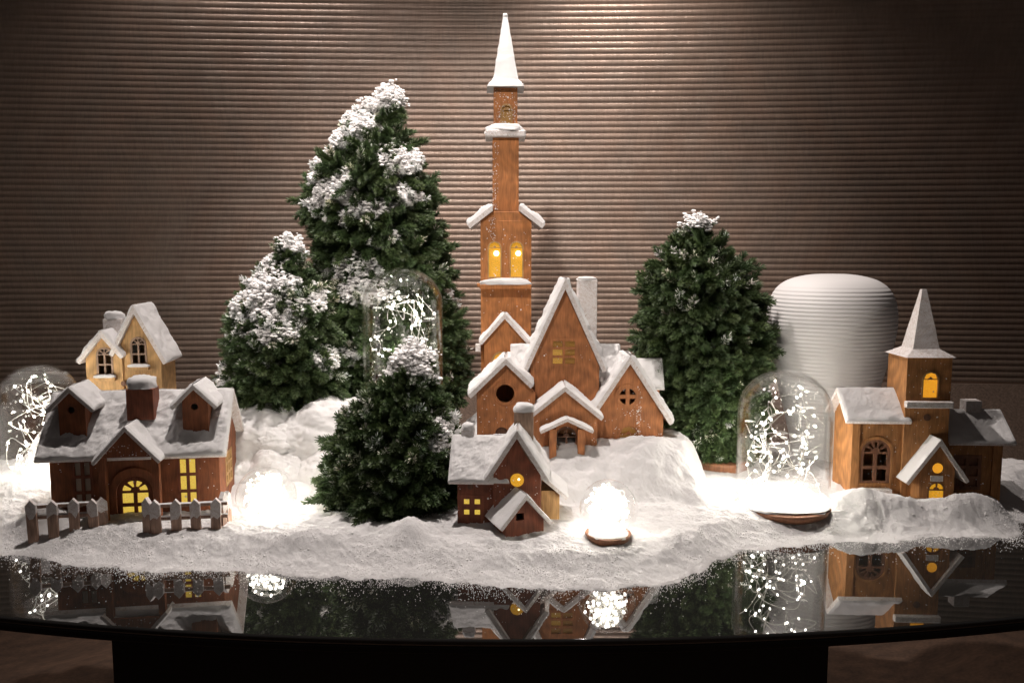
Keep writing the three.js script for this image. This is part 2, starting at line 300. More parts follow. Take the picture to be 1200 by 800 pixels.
function cells(kind, x, y, w, h, cols, rows, bar, rim, wedges) {
  const out = [], iw = w - 2 * rim, x0 = x - iw / 2;
  const top = kind === 'arch' ? h - w / 2 : h - rim, ih = top - rim;
  if (kind === 'round') {
    const R = w / 2 - rim;
    for (let k = 0; k < 4; k++) {
      const a0 = k * Math.PI / 2, pts = [], c = bar / 2, off = Math.asin(Math.min(0.9, c / R));
      const cx = (Math.cos(a0 + Math.PI / 4) > 0 ? 1 : -1) * c, cy = (Math.sin(a0 + Math.PI / 4) > 0 ? 1 : -1) * c;
      pts.push(P2(x + cx, y + h / 2 + cy));
      for (let i = 0; i <= 6; i++) { const a = a0 + off + (Math.PI / 2 - 2 * off) * i / 6; pts.push(P2(x + R * Math.cos(a), y + h / 2 + R * Math.sin(a))); }
      out.push(pts);
    }
    return out;
  }
  const cw = (iw - bar * (cols - 1)) / cols, ch = (ih - bar * (rows - 1)) / rows;
  for (let r = 0; r < rows; r++) for (let c = 0; c < cols; c++) {
    const a = x0 + c * (cw + bar), b = y + rim + r * (ch + bar);
    out.push([P2(a, b), P2(a + cw, b), P2(a + cw, b + ch), P2(a, b + ch)]);
  }
  if (kind === 'arch') {
    const R = w / 2 - rim, r0 = R * 0.34, yc = y + h - w / 2 + bar * 0.6, n = wedges;
    for (let k = 0; k < n; k++) {
      const off = bar / 2 / R, a0 = Math.PI * k / n + (k ? off : 0.02), a1 = Math.PI * (k + 1) / n - (k < n - 1 ? off : 0.02), pts = [];
      for (let i = 0; i <= 4; i++) { const a = a0 + (a1 - a0) * i / 4; pts.push(P2(x + R * 0.97 * Math.cos(a), yc + (R - bar * 0.6) * Math.sin(a))); }
      for (let i = 2; i >= 0; i--) { const a = a0 + (a1 - a0) * i / 2; pts.push(P2(x + r0 * Math.cos(a), yc + r0 * Math.sin(a))); }
      out.push(pts);
    }
  }
  return out;
}
const flake = (() => { const g = new THREE.IcosahedronGeometry(0.0042, 1), p = g.attributes.position; for (let i = 0; i < p.count; i++) { const f = 1 + 0.5 * noise(p.getX(i) * 500, p.getY(i) * 500, p.getZ(i) * 500); p.setXYZ(i, p.getX(i) * f, p.getY(i) * f * 0.7, p.getZ(i) * f); } g.computeVertexNormals(); return g; })();
class Kit {
  constructor(t, u, mat = new THREE.Matrix4()) { this.t = t; this.u = u; this.m = mat; }
  at(mat) { return new Kit(this.t, this.u, this.m.clone().multiply(mat)); }
  add(name, geo, mat, parent = this.t) {
    geo = geo.clone(); geo.applyMatrix4(this.m); geo.scale(this.u, this.u, this.u);
    return mesh(name, planarUV(geo), mat, parent);
  }
  plate(name, shape, depth, z, mat, parent, bev = 0.35) {          // a board standing upright, its face at z
    const g = new THREE.ExtrudeGeometry(shape, { depth: depth - 2 * bev, bevelEnabled: bev > 0, bevelSize: bev, bevelOffset: -bev, bevelThickness: bev, bevelSegments: 1, curveSegments: 14 });
    g.translate(0, 0, z - depth + bev); return this.add(name, g, mat, parent);
  }
  box(name, x0, x1, y0, y1, z0, z1, mat, parent, r = 0.4) {
    const g = new RoundedBoxGeometry(x1 - x0, y1 - y0, z1 - z0, 1, Math.min(r, (x1 - x0) / 3, (y1 - y0) / 3, (z1 - z0) / 3)); g.translate((x0 + x1) / 2, (y0 + y1) / 2, (z0 + z1) / 2);
    return this.add(name, g, mat, parent);
  }
  slab(name, A, B, C, D, t, mat, parent) {                         // ridge A-B, eave D-C; thickness t below
    const n = V().subVectors(D, A).cross(V().subVectors(B, A)).normalize(); if (n.y < 0) n.negate();
    const top = [A, B, C, D], lo = top.map((p, i) => i < 2 && n.y > 0.25 ? p.clone().add(V(0, -t / n.y, 0)) : p.clone().addScaledVector(n, -t)), q = [...top, ...lo];
    const f = [[0, 1, 2, 3], [7, 6, 5, 4], [0, 4, 5, 1], [1, 5, 6, 2], [2, 6, 7, 3], [3, 7, 4, 0]], pos = [];
    const c = q.reduce((s, p) => s.add(p), V()).multiplyScalar(1 / 8);
    for (let [a, b, d, e] of f) {
      const nn = V().subVectors(q[b], q[a]).cross(V().subVectors(q[d], q[a])), mid = V().add(q[a]).add(q[d]).multiplyScalar(0.5).sub(c);
      if (nn.dot(mid) < 0) [b, e] = [e, b];
      for (const i of [a, b, d, a, d, e]) pos.push(q[i].x, q[i].y, q[i].z);
    }
    const g = new THREE.BufferGeometry(); g.setAttribute('position', new THREE.Float32BufferAttribute(pos, 3)); g.computeVertexNormals();
    return this.add(name, g, mat, parent);
  }
  sheet(A, B, C, D, t, parent, sd = 1, cover = 1) {                // lying snow on a roof board, thicker and thinner
    const n = V().subVectors(D, A).cross(V().subVectors(B, A)).normalize(); if (n.y < 0) n.negate();
    const la = A.distanceTo(B), lb = A.distanceTo(D), nu = Math.max(6, Math.round(la / 1.6)), nv = Math.max(6, Math.round(lb / 1.6)), pos = [], idx = [];
    for (let j = 0; j <= nv; j++) for (let i = 0; i <= nu; i++) {
      const a = i / nu, b = j / nv, p = A.clone().lerp(B, a).lerp(D.clone().lerp(C, a), b);
      const e = Math.min(a * la, (1 - a) * la, b * lb + 1.2, (1 - b) * lb) / 4, k = Math.min(1, Math.max(0, e));
      const f = fbm(p.x * 0.06 + sd * 7, p.y * 0.06, p.z * 0.06, 3), g2 = noise(p.x * 0.5, p.y * 0.5 + sd, p.z * 0.5);
      const h = Math.sqrt(k) * t * Math.max(-0.1, 0.1 + cover * 0.72 + 1.0 * f + 0.2 * g2) - 0.02;
      p.addScaledVector(n, h + 0.02); pos.push(p.x, p.y, p.z);
    }
    const flip = V().subVectors(D, A).cross(V().subVectors(B, A)).dot(n) > 0;
    for (let j = 0; j < nv; j++) for (let i = 0; i < nu; i++) { const a = j * (nu + 1) + i, b = a + 1, c = a + nu + 1, d = c + 1; if (flip) idx.push(a, c, b, b, c, d); else idx.push(a, b, c, b, d, c); }
    const g = new THREE.BufferGeometry(); g.setAttribute('position', new THREE.Float32BufferAttribute(pos, 3)); g.setIndex(idx); g.computeVertexNormals();
    return this.add('snow', g, M.snow, parent);
  }
  roofHalf(A, B, C, D, t, o, sd) {
    const r = this.slab('roof_slope', A, B, C, D, t, o.roofMat ?? M.frost, o.parent);
    if (o.snow !== 0) this.sheet(A, B, C, D, o.snow ?? 4, o.parent ? o.parent : r, sd, o.cover ?? 1);
    return r;
  }
  // block with its ridge running front to back
  gable(o) {
    const { cx, w, h, ph, zf, zb, y0 = 0, holes = [], ov = 7, fo = 4, bo = 2, t = 4, wt = 4, mat } = o, k = (ph - h) / (w / 2);
    const pent = (holed) => { const s = new THREE.Shape([P2(cx - w / 2, y0), P2(cx + w / 2, y0), P2(cx + w / 2, h), P2(cx, ph), P2(cx - w / 2, h)]); if (holed) s.holes.push(...holes); return s; };
    if (!o.open) this.plate(o.wallName ?? 'front_wall', pent(true), wt, zf, mat);
    if (!o.noSides) {
      this.box('side_wall', cx - w / 2, cx - w / 2 + wt, y0, h - 0.5, zb + wt, zf - wt - 0.05, mat); this.box('side_wall', cx + w / 2 - wt, cx + w / 2, y0, h - 0.5, zb + wt, zf - wt - 0.05, mat);
      this.plate('back_wall', pent(false), wt, zb + wt, mat);
    }
    const tt = t * Math.sqrt(1 + k * k), yr = ph + tt + 0.2;
    for (const s of [-1, 1]) {
      const e = w / 2 + (s < 0 ? o.ovl ?? ov : o.ovr ?? ov), ye = ph - k * e + tt + 0.2;
      const A = V(cx + s * 0.05, yr, zb - bo), B = V(cx + s * 0.05, yr, zf + fo), C = V(cx + s * e, ye, zf + fo), D = V(cx + s * e, ye, zb - bo);
      this.roofHalf(A, B, C, D, t, o, (o.seed ?? 1) + s * 0.37);
    }
  }
  // block with its ridge running from side to side
  long(o) {
    const { x0, x1, h, ph, zf, zb, y0 = 0, holes = [], ov = 6, eo = 6, t = 4, wt = 4, mat } = o, zm = (zf + zb) / 2, hw = (zf - zb) / 2, k = (ph - h) / hw;
    const s = new THREE.Shape([P2(x0, y0), P2(x1, y0), P2(x1, h), P2(x0, h)]); s.holes.push(...holes);
    this.plate('front_wall', s, wt, zf, mat);
    this.box('back_wall', x0, x1, y0, h, zb, zb + wt, mat);
    const end = (x, hs = []) => {
      const e = new THREE.Shape([P2(-hw + wt, y0), P2(hw - wt, y0), P2(hw - wt, h + wt * k - 0.3), P2(0, ph - 0.3), P2(-hw + wt, h + wt * k - 0.3)]); e.holes.push(...hs);
      const q = this.at(new THREE.Matrix4().makeTranslation(x, 0, zm).multiply(new THREE.Matrix4().makeRotationY(Math.PI / 2))); q.plate('end_wall', e, wt, 0, mat);
    };
    end(x0 + wt); end(x1, o.endHoles);
    const tt = t * Math.sqrt(1 + k * k), yr = ph + tt + 0.2, xl = x0 - (o.eol ?? eo), xr = x1 + (o.eor ?? eo);
    for (const sg of [1, -1]) {
      const e = hw + ov, ye = ph - k * e + tt + 0.2;
      const A = V(xl, yr, zm + sg * 0.05), B = V(xr, yr, zm + sg * 0.05), C = V(xr, ye, zm + sg * e), D = V(xl, ye, zm + sg * e);
      this.roofHalf(A, B, C, D, t, o, (o.seed ?? 1) + sg * 0.41);
    }
  }
  // window or door: a frame with bars, and one pane behind each opening
  window(o) {
    const { kind = 'rect', x, y, w, h, z, cols = 2, rows = 2, bar = 2, rim = 2, wedges = 4, mat = M.trim, pane, name = 'window', depth = 3 } = o;
    const s = outline(kind, x, y, w, h, THREE.Shape), cs = cells(kind, x, y, w, h, cols, rows, bar, rim, wedges);
    for (const c of cs) s.holes.push(new THREE.Path(c));
    const f = this.plate(name, s, depth, z, mat, this.t, 0);
    const ps = Array.isArray(pane) ? pane : cs.map(() => pane);
    cs.forEach((c, i) => { if (ps[i]) this.plate('pane', new THREE.Shape(c), 0.5, z - depth + 0.6, ps[i], f, 0); });
    return f;
  }
  lump(name, x, y, z, rx, ry, rz, mat, parent, sd = 0) {           // a rounded heap of snow on a flat base
    const g = new THREE.SphereGeometry(1, 20, 10, 0, Math.PI * 2, 0, Math.PI / 2), p = g.attributes.position;
    for (let i = 0; i < p.count; i++) {
      const v = V(p.getX(i), p.getY(i), p.getZ(i)), q = 1 / Math.pow(Math.abs(v.x) ** 4 + Math.abs(v.y) ** 4 + Math.abs(v.z) ** 4, 0.25) * 0.75 + 0.25, f = q * (1 + 0.2 * noise(v.x * 2.2 + sd, v.y * 2.2, v.z * 2.2 + sd));
      p.setXYZ(i, x + v.x * rx * f, y + v.y * ry * f, z + v.z * rz * f);
    }
    g.computeVertexNormals(); return this.add(name, g, mat, parent);
  }
  chimney(x, y0, y1, z, w, d, mat, cap = 5) {
    const c = this.box('chimney', x - w / 2, x + w / 2, y0, y1, z - d / 2, z + d / 2, mat, this.t, 1);
    if (cap) this.lump('snow', x, y1 - 0.3, z, w * 0.52, cap, d * 0.52, M.snow, c, x);
    return c;
  }
  flecks(areas, sd) {                                              // flakes clinging to the boards
    seed(sd); const list = [], m4 = new THREE.Matrix4(), u = this.u;
    for (const [x0, x1, y0, y1, z, n] of areas) for (let i = 0; i < n; i++) {
      const p = V(rnd(x0, x1), rnd(y0, y1), z).applyMatrix4(this.m).multiplyScalar(u), s = rnd(0.1, 0.34) * (rnd() < 0.1 ? 1.6 : 1);
      list.push(new THREE.Matrix4().makeRotationZ(rnd(0, 6)).scale(V(s, s * rnd(0.6, 1.4), s * 0.5)).setPosition(p));
    }
    const im = new THREE.InstancedMesh(flake, M.powder, list.length); list.forEach((q, i) => im.setMatrixAt(i, q)); im.name = 'snow_flecks'; im.castShadow = im.receiveShadow = true; im.userData.kind = 'stuff'; this.t.add(im);
  }
  led(x, y, z, r, mat = M.warmLed) { const g = new THREE.SphereGeometry(r, 10, 8); g.translate(x, y, z); const b = this.add('led_bulb', g, mat); return b; }
  glow(x, y, z, color, I) { const l = new THREE.PointLight(new THREE.Color().setRGB(...color), I, 0, 2); l.name = 'window_light'; l.castShadow = true; l.shadow.radius = 0.2; const p = V(x, y, z).applyMatrix4(this.m).multiplyScalar(this.u); l.position.copy(p); this.t.add(l); }
}
const hole = (kind, x, y, w, h) => outline(kind, x, y, w, h);

// ------------------------------------------------------------------ cottage with two dormers (far left front)
{
  const t = thing('dormer_cottage', 'dark brown wooden cottage with two dormers and pillared porch behind the picket fences', 'model house', [-0.831, T + 0.023, -1.777], 0.14), u = 0.001825, K = new Kit(t, u), W = M.cottage;
  const zf = 48, zb = -52;
  K.long({ x0: -96, x1: 96, y0: -18, h: 86, ph: 142, zf, zb, mat: W, ov: 12, eo: 12, eor: 10, t: 5, snow: 5, cover: 1.1, seed: 3,
    holes: [hole('rect', -60, 18, 20, 58), hole('rect', 59, 14, 21, 62), hole('arch', -2, 3, 36, 50)],
    endHoles: [hole('rect', 0, 30, 34, 40)] });
  K.window({ kind: 'rect', x: -60, y: 17, w: 23, h: 60, z: zf + 0.6, cols: 2, rows: 3, bar: 3.4, rim: 3, mat: M.red, pane: M.pale });
  K.window({ kind: 'rect', x: 59, y: 13, w: 24, h: 64, z: zf + 0.6, cols: 2, rows: 3, bar: 3.4, rim: 3, mat: M.red, pane: M.yellowLit });
  K.window({ name: 'door', kind: 'arch', x: -2, y: 2, w: 38, h: 52, z: zf + 0.6, cols: 2, rows: 2, bar: 4, rim: 4, wedges: 4, mat: M.red, pane: M.yellowLit });
  { const s = outline('arch', -2, 0, 56, 66, THREE.Shape); s.holes.push(outline('arch', -2, 0.8, 41, 55)); K.plate('door_surround', s, 2.5, zf + 2.6, W); }
  const E2 = K.at(new THREE.Matrix4().makeTranslation(96, 0, -2).multiply(new THREE.Matrix4().makeRotationY(Math.PI / 2)));
  E2.window({ kind: 'rect', x: 0, y: 29, w: 37, h: 43, z: 0.6, cols: 3, rows: 3, bar: 3, rim: 3, mat: M.pine, pane: M.pale });
  K.led(52, 21, zf - 6, 2.4);
  // porch
  for (const x of [-30, 29]) K.box('porch_post', x - 4, x + 4, -14, 84, zf + 16, zf + 24, W);
  K.gable({ cx: -1, w: 56, h: 85, ph: 116, zf: zf + 25, zb: zf - 20, y0: 84.5, mat: W, noSides: true, wallName: 'porch_gable', ov: 10, fo: 5, t: 3.6, snow: 2.4, seed: 9 });
  // dormers
  for (const [x, sd] of [[-70, 21], [69, 27]]) {
    K.gable({ cx: x, w: 30, h: 143, ph: 158, zf: 42, zb: -8, y0: 100, mat: W, ov: 12, fo: 7, t: 4, snow: 3, cover: 1.1, seed: sd, holes: [hole('round', x - 1, 132, 8, 8)], wallName: 'dormer_wall' });
  }
  K.chimney(4, 120, 158, 22, 31, 26, M.red, 15);
  K.lump('doorstep_snow', -2, 0, zf + 10, 20, 4, 10, M.snow, t, 4);
  K.flecks([[-94, 94, -4, 84, zf + 0.2, 60], [-94, 94, -4, 8, zf + 0.2, 90], [-28, 26, 86, 100, zf + 25.2, 30]], 301);
  K.glow(6, 10, zf + 8, [1, 0.62, 0.12], 0.0018);
}
// picket fences before it
function fence(name, label, pos, turn, spots, h, sd, group) {
  const t = thing(name, label, 'fence', pos, turn, group), K = new Kit(t, 0.00177); seed(sd);
  const xs = spots.map((s) => s[0]), lo = Math.min(...xs) - 2, hi = Math.max(...xs) + 2;
  for (const [x, z = 0, a = 0] of spots) {
    const hh = h * rnd(0.94, 1.05), q = K.at(new THREE.Matrix4().makeTranslation(x, 0, z).multiply(new THREE.Matrix4().makeRotationY(a)).multiply(new THREE.Matrix4().makeRotationZ(rnd(-0.04, 0.04))));
    const p = q.plate('picket', new THREE.Shape([P2(-5.5, -14), P2(5.5, -14), P2(5.5, hh - 6), P2(0, hh), P2(-5.5, hh - 6)]), 4.5, 0, M.picket, t);
    q.plate('snow', new THREE.Shape([P2(-5.7, hh * rnd(0.38, 0.62)), P2(-2, hh * rnd(0.35, 0.55)), P2(2, hh * rnd(0.35, 0.6)), P2(5.7, hh * rnd(0.4, 0.62)), P2(5.7, hh - 5.6), P2(0, hh + 0.9), P2(-5.7, hh - 5.6)]), 5.2, 0.4, M.frost, p, 0.3);
  }
  for (const y of [h * 0.36, h * 0.72]) { const r = K.box('rail', lo, hi, y, y + 4, -8, -4.6, M.picket, t); K.sheet(V(lo, y + 4, -8.5), V(hi, y + 4, -8.5), V(hi, y + 4, -4), V(lo, y + 4, -4), 1.6, r, sd); }
  return t;
}
fence('picket_fence', 'short snowy picket fence at the outer corner, a snow heap behind it', [-0.915, T + 0.036, -1.6], 0.2, [[-42], [-20], [3], [24], [34, -4, 0.5]], 36, 4, 'picket fences before the dormer cottage');
fence('picket_fence', 'snowy picket fence under the lit yellow window, turning the corner', [-0.669, T + 0.033, -1.585], 0.14, [[-46, -3, -0.5], [-34], [-12], [10], [32], [40, -14, 1.3], [43, -27, 1.35]], 42, 8, 'picket fences before the dormer cottage');

// ------------------------------------------------------------------ small yellow house on the heap behind it
{
  const t = thing('gabled_house', 'pale yellow wooden house with two pointed gables standing behind the dormer cottage', 'model house', [-1.065, T + 0.196, -2.2], 0.12), u = 0.00206, K = new Kit(t, u), W = M.pine, zf = 24;
  K.gable({ cx: 17, w: 60, h: 62, ph: 121, zf, zb: -38, y0: -12, mat: W, ov: 9, ovl: 3, fo: 7, t: 5, snow: 3.6, seed: 31, holes: [hole('arch', 19, 53, 19, 36)] });
  K.gable({ cx: -24, w: 46, h: 62, ph: 91, zf: zf + 3, zb: -34, y0: -12, mat: W, ov: 9, ovr: 4, fo: 7, t: 5, snow: 4, seed: 37, holes: [hole('arch', -23, 40, 19, 36)] });
  for (const [x, y, z] of [[19, 53, zf], [-23, 40, zf + 3]]) {
    const f = K.window({ kind: 'arch', x, y: y - 1, w: 21, h: 38, z: z + 0.7, cols: 2, rows: 2, bar: 2.2, rim: 2.6, wedges: 4, mat: M.paleTrim });
    const sill = K.box('sill', x - 13, x + 13, y - 7, y - 2.5, z - 0.5, z + 6, W, f); K.lump('snow', x, y - 2.7, z + 3, 14, 4, 4.4, M.snow, t, x); }
  K.chimney(-22, 66, 112, -12, 24, 20, M.frost, 10);
  K.plate('vent', outline('round', -1, 25, 7, 7, THREE.Shape), 1, zf + 3.5, M.dark);
}

// ------------------------------------------------------------------ large church on the hill
{
  const t = thing('village_church', 'large brown wooden church with many gables on the snow hill', 'model church', [0.129, T + 0.118, -2.01], 0), u = 0.00215, K = new Kit(t, u), W = M.church;
  // tall middle gable
  K.gable({ cx: 2, w: 82, h: 96, ph: 186, zf: 6, zb: -50, y0: -8, mat: W, ov: 8, fo: 7, t: 5, snow: 4, cover: 1.1, seed: 41, holes: [hole('soft', 1, 96, 30, 31)] });
  K.window({ kind: 'soft', x: 1, y: 94, w: 34, h: 35, z: 6.8, cols: 2, rows: 3, bar: 3, rim: 4, mat: W, pane: [M.amberGlim, M.amberDim, M.amberGlim, M.amberDim, M.amberDim, M.amberDim] });
  // left wing
  K.gable({ cx: -67, w: 68, h: 67, ph: 100, zf: 24, zb: -26, y0: -8, mat: W, ov: 10, ovr: -2, fo: 6, t: 5, snow: 4.5, cover: 1.15, seed: 45, holes: [hole('round', -68, 55, 21, 21), hole('arch', -72, 2, 15, 24)] });
  { const s = outline('round', -68, 51.5, 29, 29, THREE.Shape); s.holes.push(outline('round', -68, 55, 21.4, 21.4)); K.plate('window_ring', s, 2.6, 25.4, W); }
  K.plate('door', outline('arch', -72, 2, 15, 24, THREE.Shape), 1, 20.5, M.dark);
  // right wing
  K.gable({ cx: 76, w: 80, h: 40, ph: 101, zf: 26, zb: -16, y0: -8, mat: W, ov: 11, ovl: 8, fo: 5, t: 5, snow: 4.5, seed: 49, holes: [hole('round', 74, 50, 25, 25), hole('arch', 76, -2, 21, 30)] });
  K.window({ kind: 'round', x: 74, y: 48, w: 29, h: 29, z: 26.8, bar: 4.5, rim: 5, mat: W });
  K.window({ name: 'door', kind: 'arch', x: 76, y: -2, w: 23, h: 31, z: 25.4, cols: 1, rows: 1, bar: 1.5, rim: 1.5, wedges: 1, mat: W, pane: M.amberDim });
  // middle porch
  K.gable({ cx: 0, w: 74, h: 42, ph: 72, zf: 44, zb: 7, y0: -8, mat: W, ov: 7, fo: 5, t: 4.4, snow: 3, seed: 53, holes: [hole('arch', 2, -2, 24, 33)] });
  K.window({ name: 'door', kind: 'arch', x: 2, y: -2, w: 24, h: 32, z: 42.8, cols: 2, rows: 2, bar: 2.4, rim: 1.5, wedges: 2, mat: M.dark, pane: [M.amberDim, M.amberDim, null, null, null, null] });
  for (const x of [-14, 18]) K.box('porch_post', x - 4, x + 4, -3, 31, 44.3, 58, W);
  K.gable({ cx: 2, w: 36, h: 31.5, ph: 40, zf: 58, zb: 46, y0: 31, open: true, noSides: true, mat: W, ov: 13, ovr: 12, fo: 3, bo: 1, t: 3.4, snow: 2.2, seed: 55 });
  K.flecks([[-100, -35, 0, 66, 24.2, 40], [38, 114, 0, 40, 26.2, 50], [84, 90, 0, 74, 26.2, 110], [60, 92, 40, 74, 26.2, 40], [-36, 36, -2, 42, 44.2, 60], [-30, 34, 96, 130, 6.2, 25]], 302);
  // cross wing at the rear right, chimney
  K.long({ x0: 84, x1: 118, h: 68, ph: 92, zf: -12, zb: -40, y0: -8, mat: W, ov: 6, eo: 5, t: 4, snow: 3.5, seed: 57 });
  K.long({ x0: -60, x1: 70, h: 70, ph: 108, zf: -10, zb: -48, y0: -8, mat: W, ov: 4, eo: 2, t: 4, snow: 5, cover: 1.2, seed: 59 });
  K.chimney(30, 110, 196, -22, 23, 20, M.frost, 4);
}
// ------------------------------------------------------------------ tall tower behind it
{
  const t = thing('bell_tower', 'tall slender wooden tower with snowy spire and two lit arched windows', 'model tower', [-0.018, T + 0.09, -2.2], 0.03), u = 0.00234, K = new Kit(t, u), W = M.tower;
  const lit = [hole('arch', -13, 194, 14, 40), hole('arch', 12, 194, 14, 40)], s = new THREE.Shape([P2(-29, 0), P2(29, 0), P2(29, 258), P2(-29, 258)]); s.holes.push(...lit);
  K.plate('front_wall', s, 4, 29, W); K.box('back_wall', -29, 29, 0, 258, -29, -25, W);
  for (const x of [-1, 1]) K.box('side_wall', x < 0 ? -29 : 25, x < 0 ? -25 : 29, 0, 258, -25, 24.9, W);
  for (const x of [-13, 12]) {
    K.window({ kind: 'arch', x, y: 193, w: 16, h: 42, z: 29.8, cols: 1, rows: 1, bar: 1, rim: 1.4, wedges: 1, mat: M.pine, pane: M.amberLit });
    K.led(x + 2, 221, 28.6, 3);
  }
  const sl = K.box('sill', -30, 28, 181, 186, 29.2, 40, W); K.lump('snow', -1, 185.8, 34, 29, 7, 7, M.snow, sl, 2);
  K.box('sill_peg', -33, -29, 183, 187, 22, 34, W);
  // skirt roof round the upper shaft
  for (const sg of [-1, 1]) {
    const A = V(sg * 15, 275, -30), B = V(sg * 15, 275, 33), C = V(sg * 44, 253, 33), D = V(sg * 44, 253, -30);
    K.roofHalf(A, B, C, D, 5, { snow: 4.5, cover: 1.15 }, 61 + sg);
  }
  K.plate('upper_gable', new THREE.Shape([P2(-28.5, 257.5), P2(28.5, 257.5), P2(15, 268), P2(-15, 268)]), 4, 28.8, W);
  // shaft, balcony ledge, lantern, spire
  K.box('shaft', -15, 15, 240, 352, -15, 15.5, W);
  const lg = K.box('ledge', -23, 23, 352.2, 360, -21, 21, M.frost, t, 1.5); K.lump('snow', 0, 359.6, 0, 22, 9, 21, M.snow, lg, 5);
  { const b = new THREE.Shape([P2(-13.5, 360), P2(13.5, 360), P2(13.5, 408), P2(-13.5, 408)]); b.holes.push(hole('arch', 1, 367, 12, 22));
    K.plate('lantern_wall', b, 3, 13, W); K.box('lantern_wall', -13.5, 13.5, 360, 408, -13, -10, W); K.box('lantern_wall', -13.5, -10.5, 360, 408, -10, 9.9, W); K.box('lantern_wall', 10.5, 13.5, 360, 408, -10, 9.9, W);
    K.window({ kind: 'arch', x: 1, y: 366, w: 14, h: 24, z: 13.9, cols: 1, rows: 1, bar: 1, rim: 1.6, wedges: 1, mat: M.pine, pane: M.amberDim }); }
  const pyr = (name, r0, y0, r1, y1, mat) => { const g = new THREE.CylinderGeometry(r1 * Math.SQRT2, r0 * Math.SQRT2, y1 - y0, 4, 14, false, Math.PI / 4), p = g.attributes.position; for (let i = 0; i < p.count; i++) { const f = 1 + 0.07 * noise(p.getX(i) * 0.5, p.getY(i) * 0.5, p.getZ(i) * 0.5); p.setX(i, p.getX(i) * f); p.setZ(i, p.getZ(i) * f); } g.computeVertexNormals(); g.translate(0, (y0 + y1) / 2, 0); return K.add(name, g, mat); };
  pyr('spire_eave', 21.5, 408.2, 14, 418, M.snow); pyr('spire', 14, 418.1, 2.4, 489, M.snow);
  K.lump('spire_tip', 0, 488.5, 0, 3.0, 4, 3.0, M.snow, t, 1);
  K.flecks([[-13, 13, 361, 407, 13.2, 130], [-9, 11, 364, 392, 14.2, 60], [-15, -8, 270, 351, 15.7, 90], [-28, 28, 150, 255, 29.2, 70], [-22, -12, 236, 262, 29.2, 50], [-23, 23, 353, 360, 21.2, 60]], 303);
  // small gabled porch on its face
  K.gable({ cx: -2, w: 46, h: 122, ph: 148, zf: 50, zb: 29.5, y0: 60, mat: W, noSides: true, wallName: 'porch_gable', ov: 6, fo: 4, t: 4.2, snow: 2.6, seed: 67, holes: [hole('arch', -6, 84, 20, 27)] });
  K.window({ kind: 'arch', x: -6, y: 83, w: 22, h: 28, z: 50.6, cols: 1, rows: 1, bar: 1, rim: 1.6, wedges: 1, mat: M.pine, pane: M.amberLit });
  K.box('beam_end', -35, -29.3, 110, 118, 30, 42, M.frost);
}

// ------------------------------------------------------------------ small house in front
{
  const t = thing('small_cottage', 'small dark red house with round lit window at the front centre', 'model house', [-0.017, T + 0.026, -1.67], -0.05), u = 0.001805, K = new Kit(t, u), W = M.red;
  K.long({ x0: -53, x1: 6, y0: -16, h: 62, ph: 98, zf: 26, zb: -40, mat: W, ov: 9, eo: 10, eor: 2, t: 4.5, snow: 4, cover: 0.95, seed: 71, holes: [hole('rect', -36, 14, 26, 26)] });
  K.window({ kind: 'rect', x: -36, y: 13, w: 29, h: 29, z: 26.8, cols: 2, rows: 2, bar: 6, rim: 5, mat: M.red, pane: M.yellowLit });
  K.gable({ cx: 17, w: 54, y0: -16, h: 70, ph: 112, zf: 34, zb: -40, mat: W, ov: 10, fo: 6, t: 5, snow: 3, seed: 73, holes: [hole('round', 17, 55, 15, 15)] });
  K.plate('round_window', outline('round', 17, 54.5, 16, 16, THREE.Shape), 1.5, 34.2, M.amberLit);
  K.led(19, 63.5, 34.4, 1.2);
  K.plate('gable_strip', new THREE.Shape([P2(20, 104), P2(23, 104), P2(36, 83), P2(33, 83)]), 1.4, 35.8, M.paleTrim);
  K.flecks([[-52, -10, -2, 60, 26.2, 45], [-8, 42, 0, 80, 34.2, 45]], 304);
  // porch turned a little aside
  const Q = K.at(new THREE.Matrix4().makeTranslation(18, -4, 38).multiply(new THREE.Matrix4().makeRotationY(0.42)));
  Q.gable({ cx: 0, w: 46, y0: -12, h: 26, ph: 52, zf: 22, zb: -22, mat: W, ov: 9, fo: 5, t: 4, snow: 1.6, cover: 0.8, seed: 77, holes: [hole('rect', -6, 28, 9, 8)] });
  // lean-to on the sunny side
  K.box('lean_to_wall', 44.3, 66, -15, 44, -34, 12, M.pine);
  K.roofHalf(V(43, 66, -38), V(43, 66, 18), V(76, 38, 18), V(76, 38, -38), 4, { snow: 2, cover: 0.8 }, 79);
  K.chimney(23, 96, 134, -12, 23, 18, M.paleTrim, 10);
  K.chimney(-44, 84, 112, -10, 15, 14, M.frost, 8);
  K.plate('lamp_hole', outline('round', -38, 48, 7, 7, THREE.Shape), 0.8, 26.6, M.dark);
}

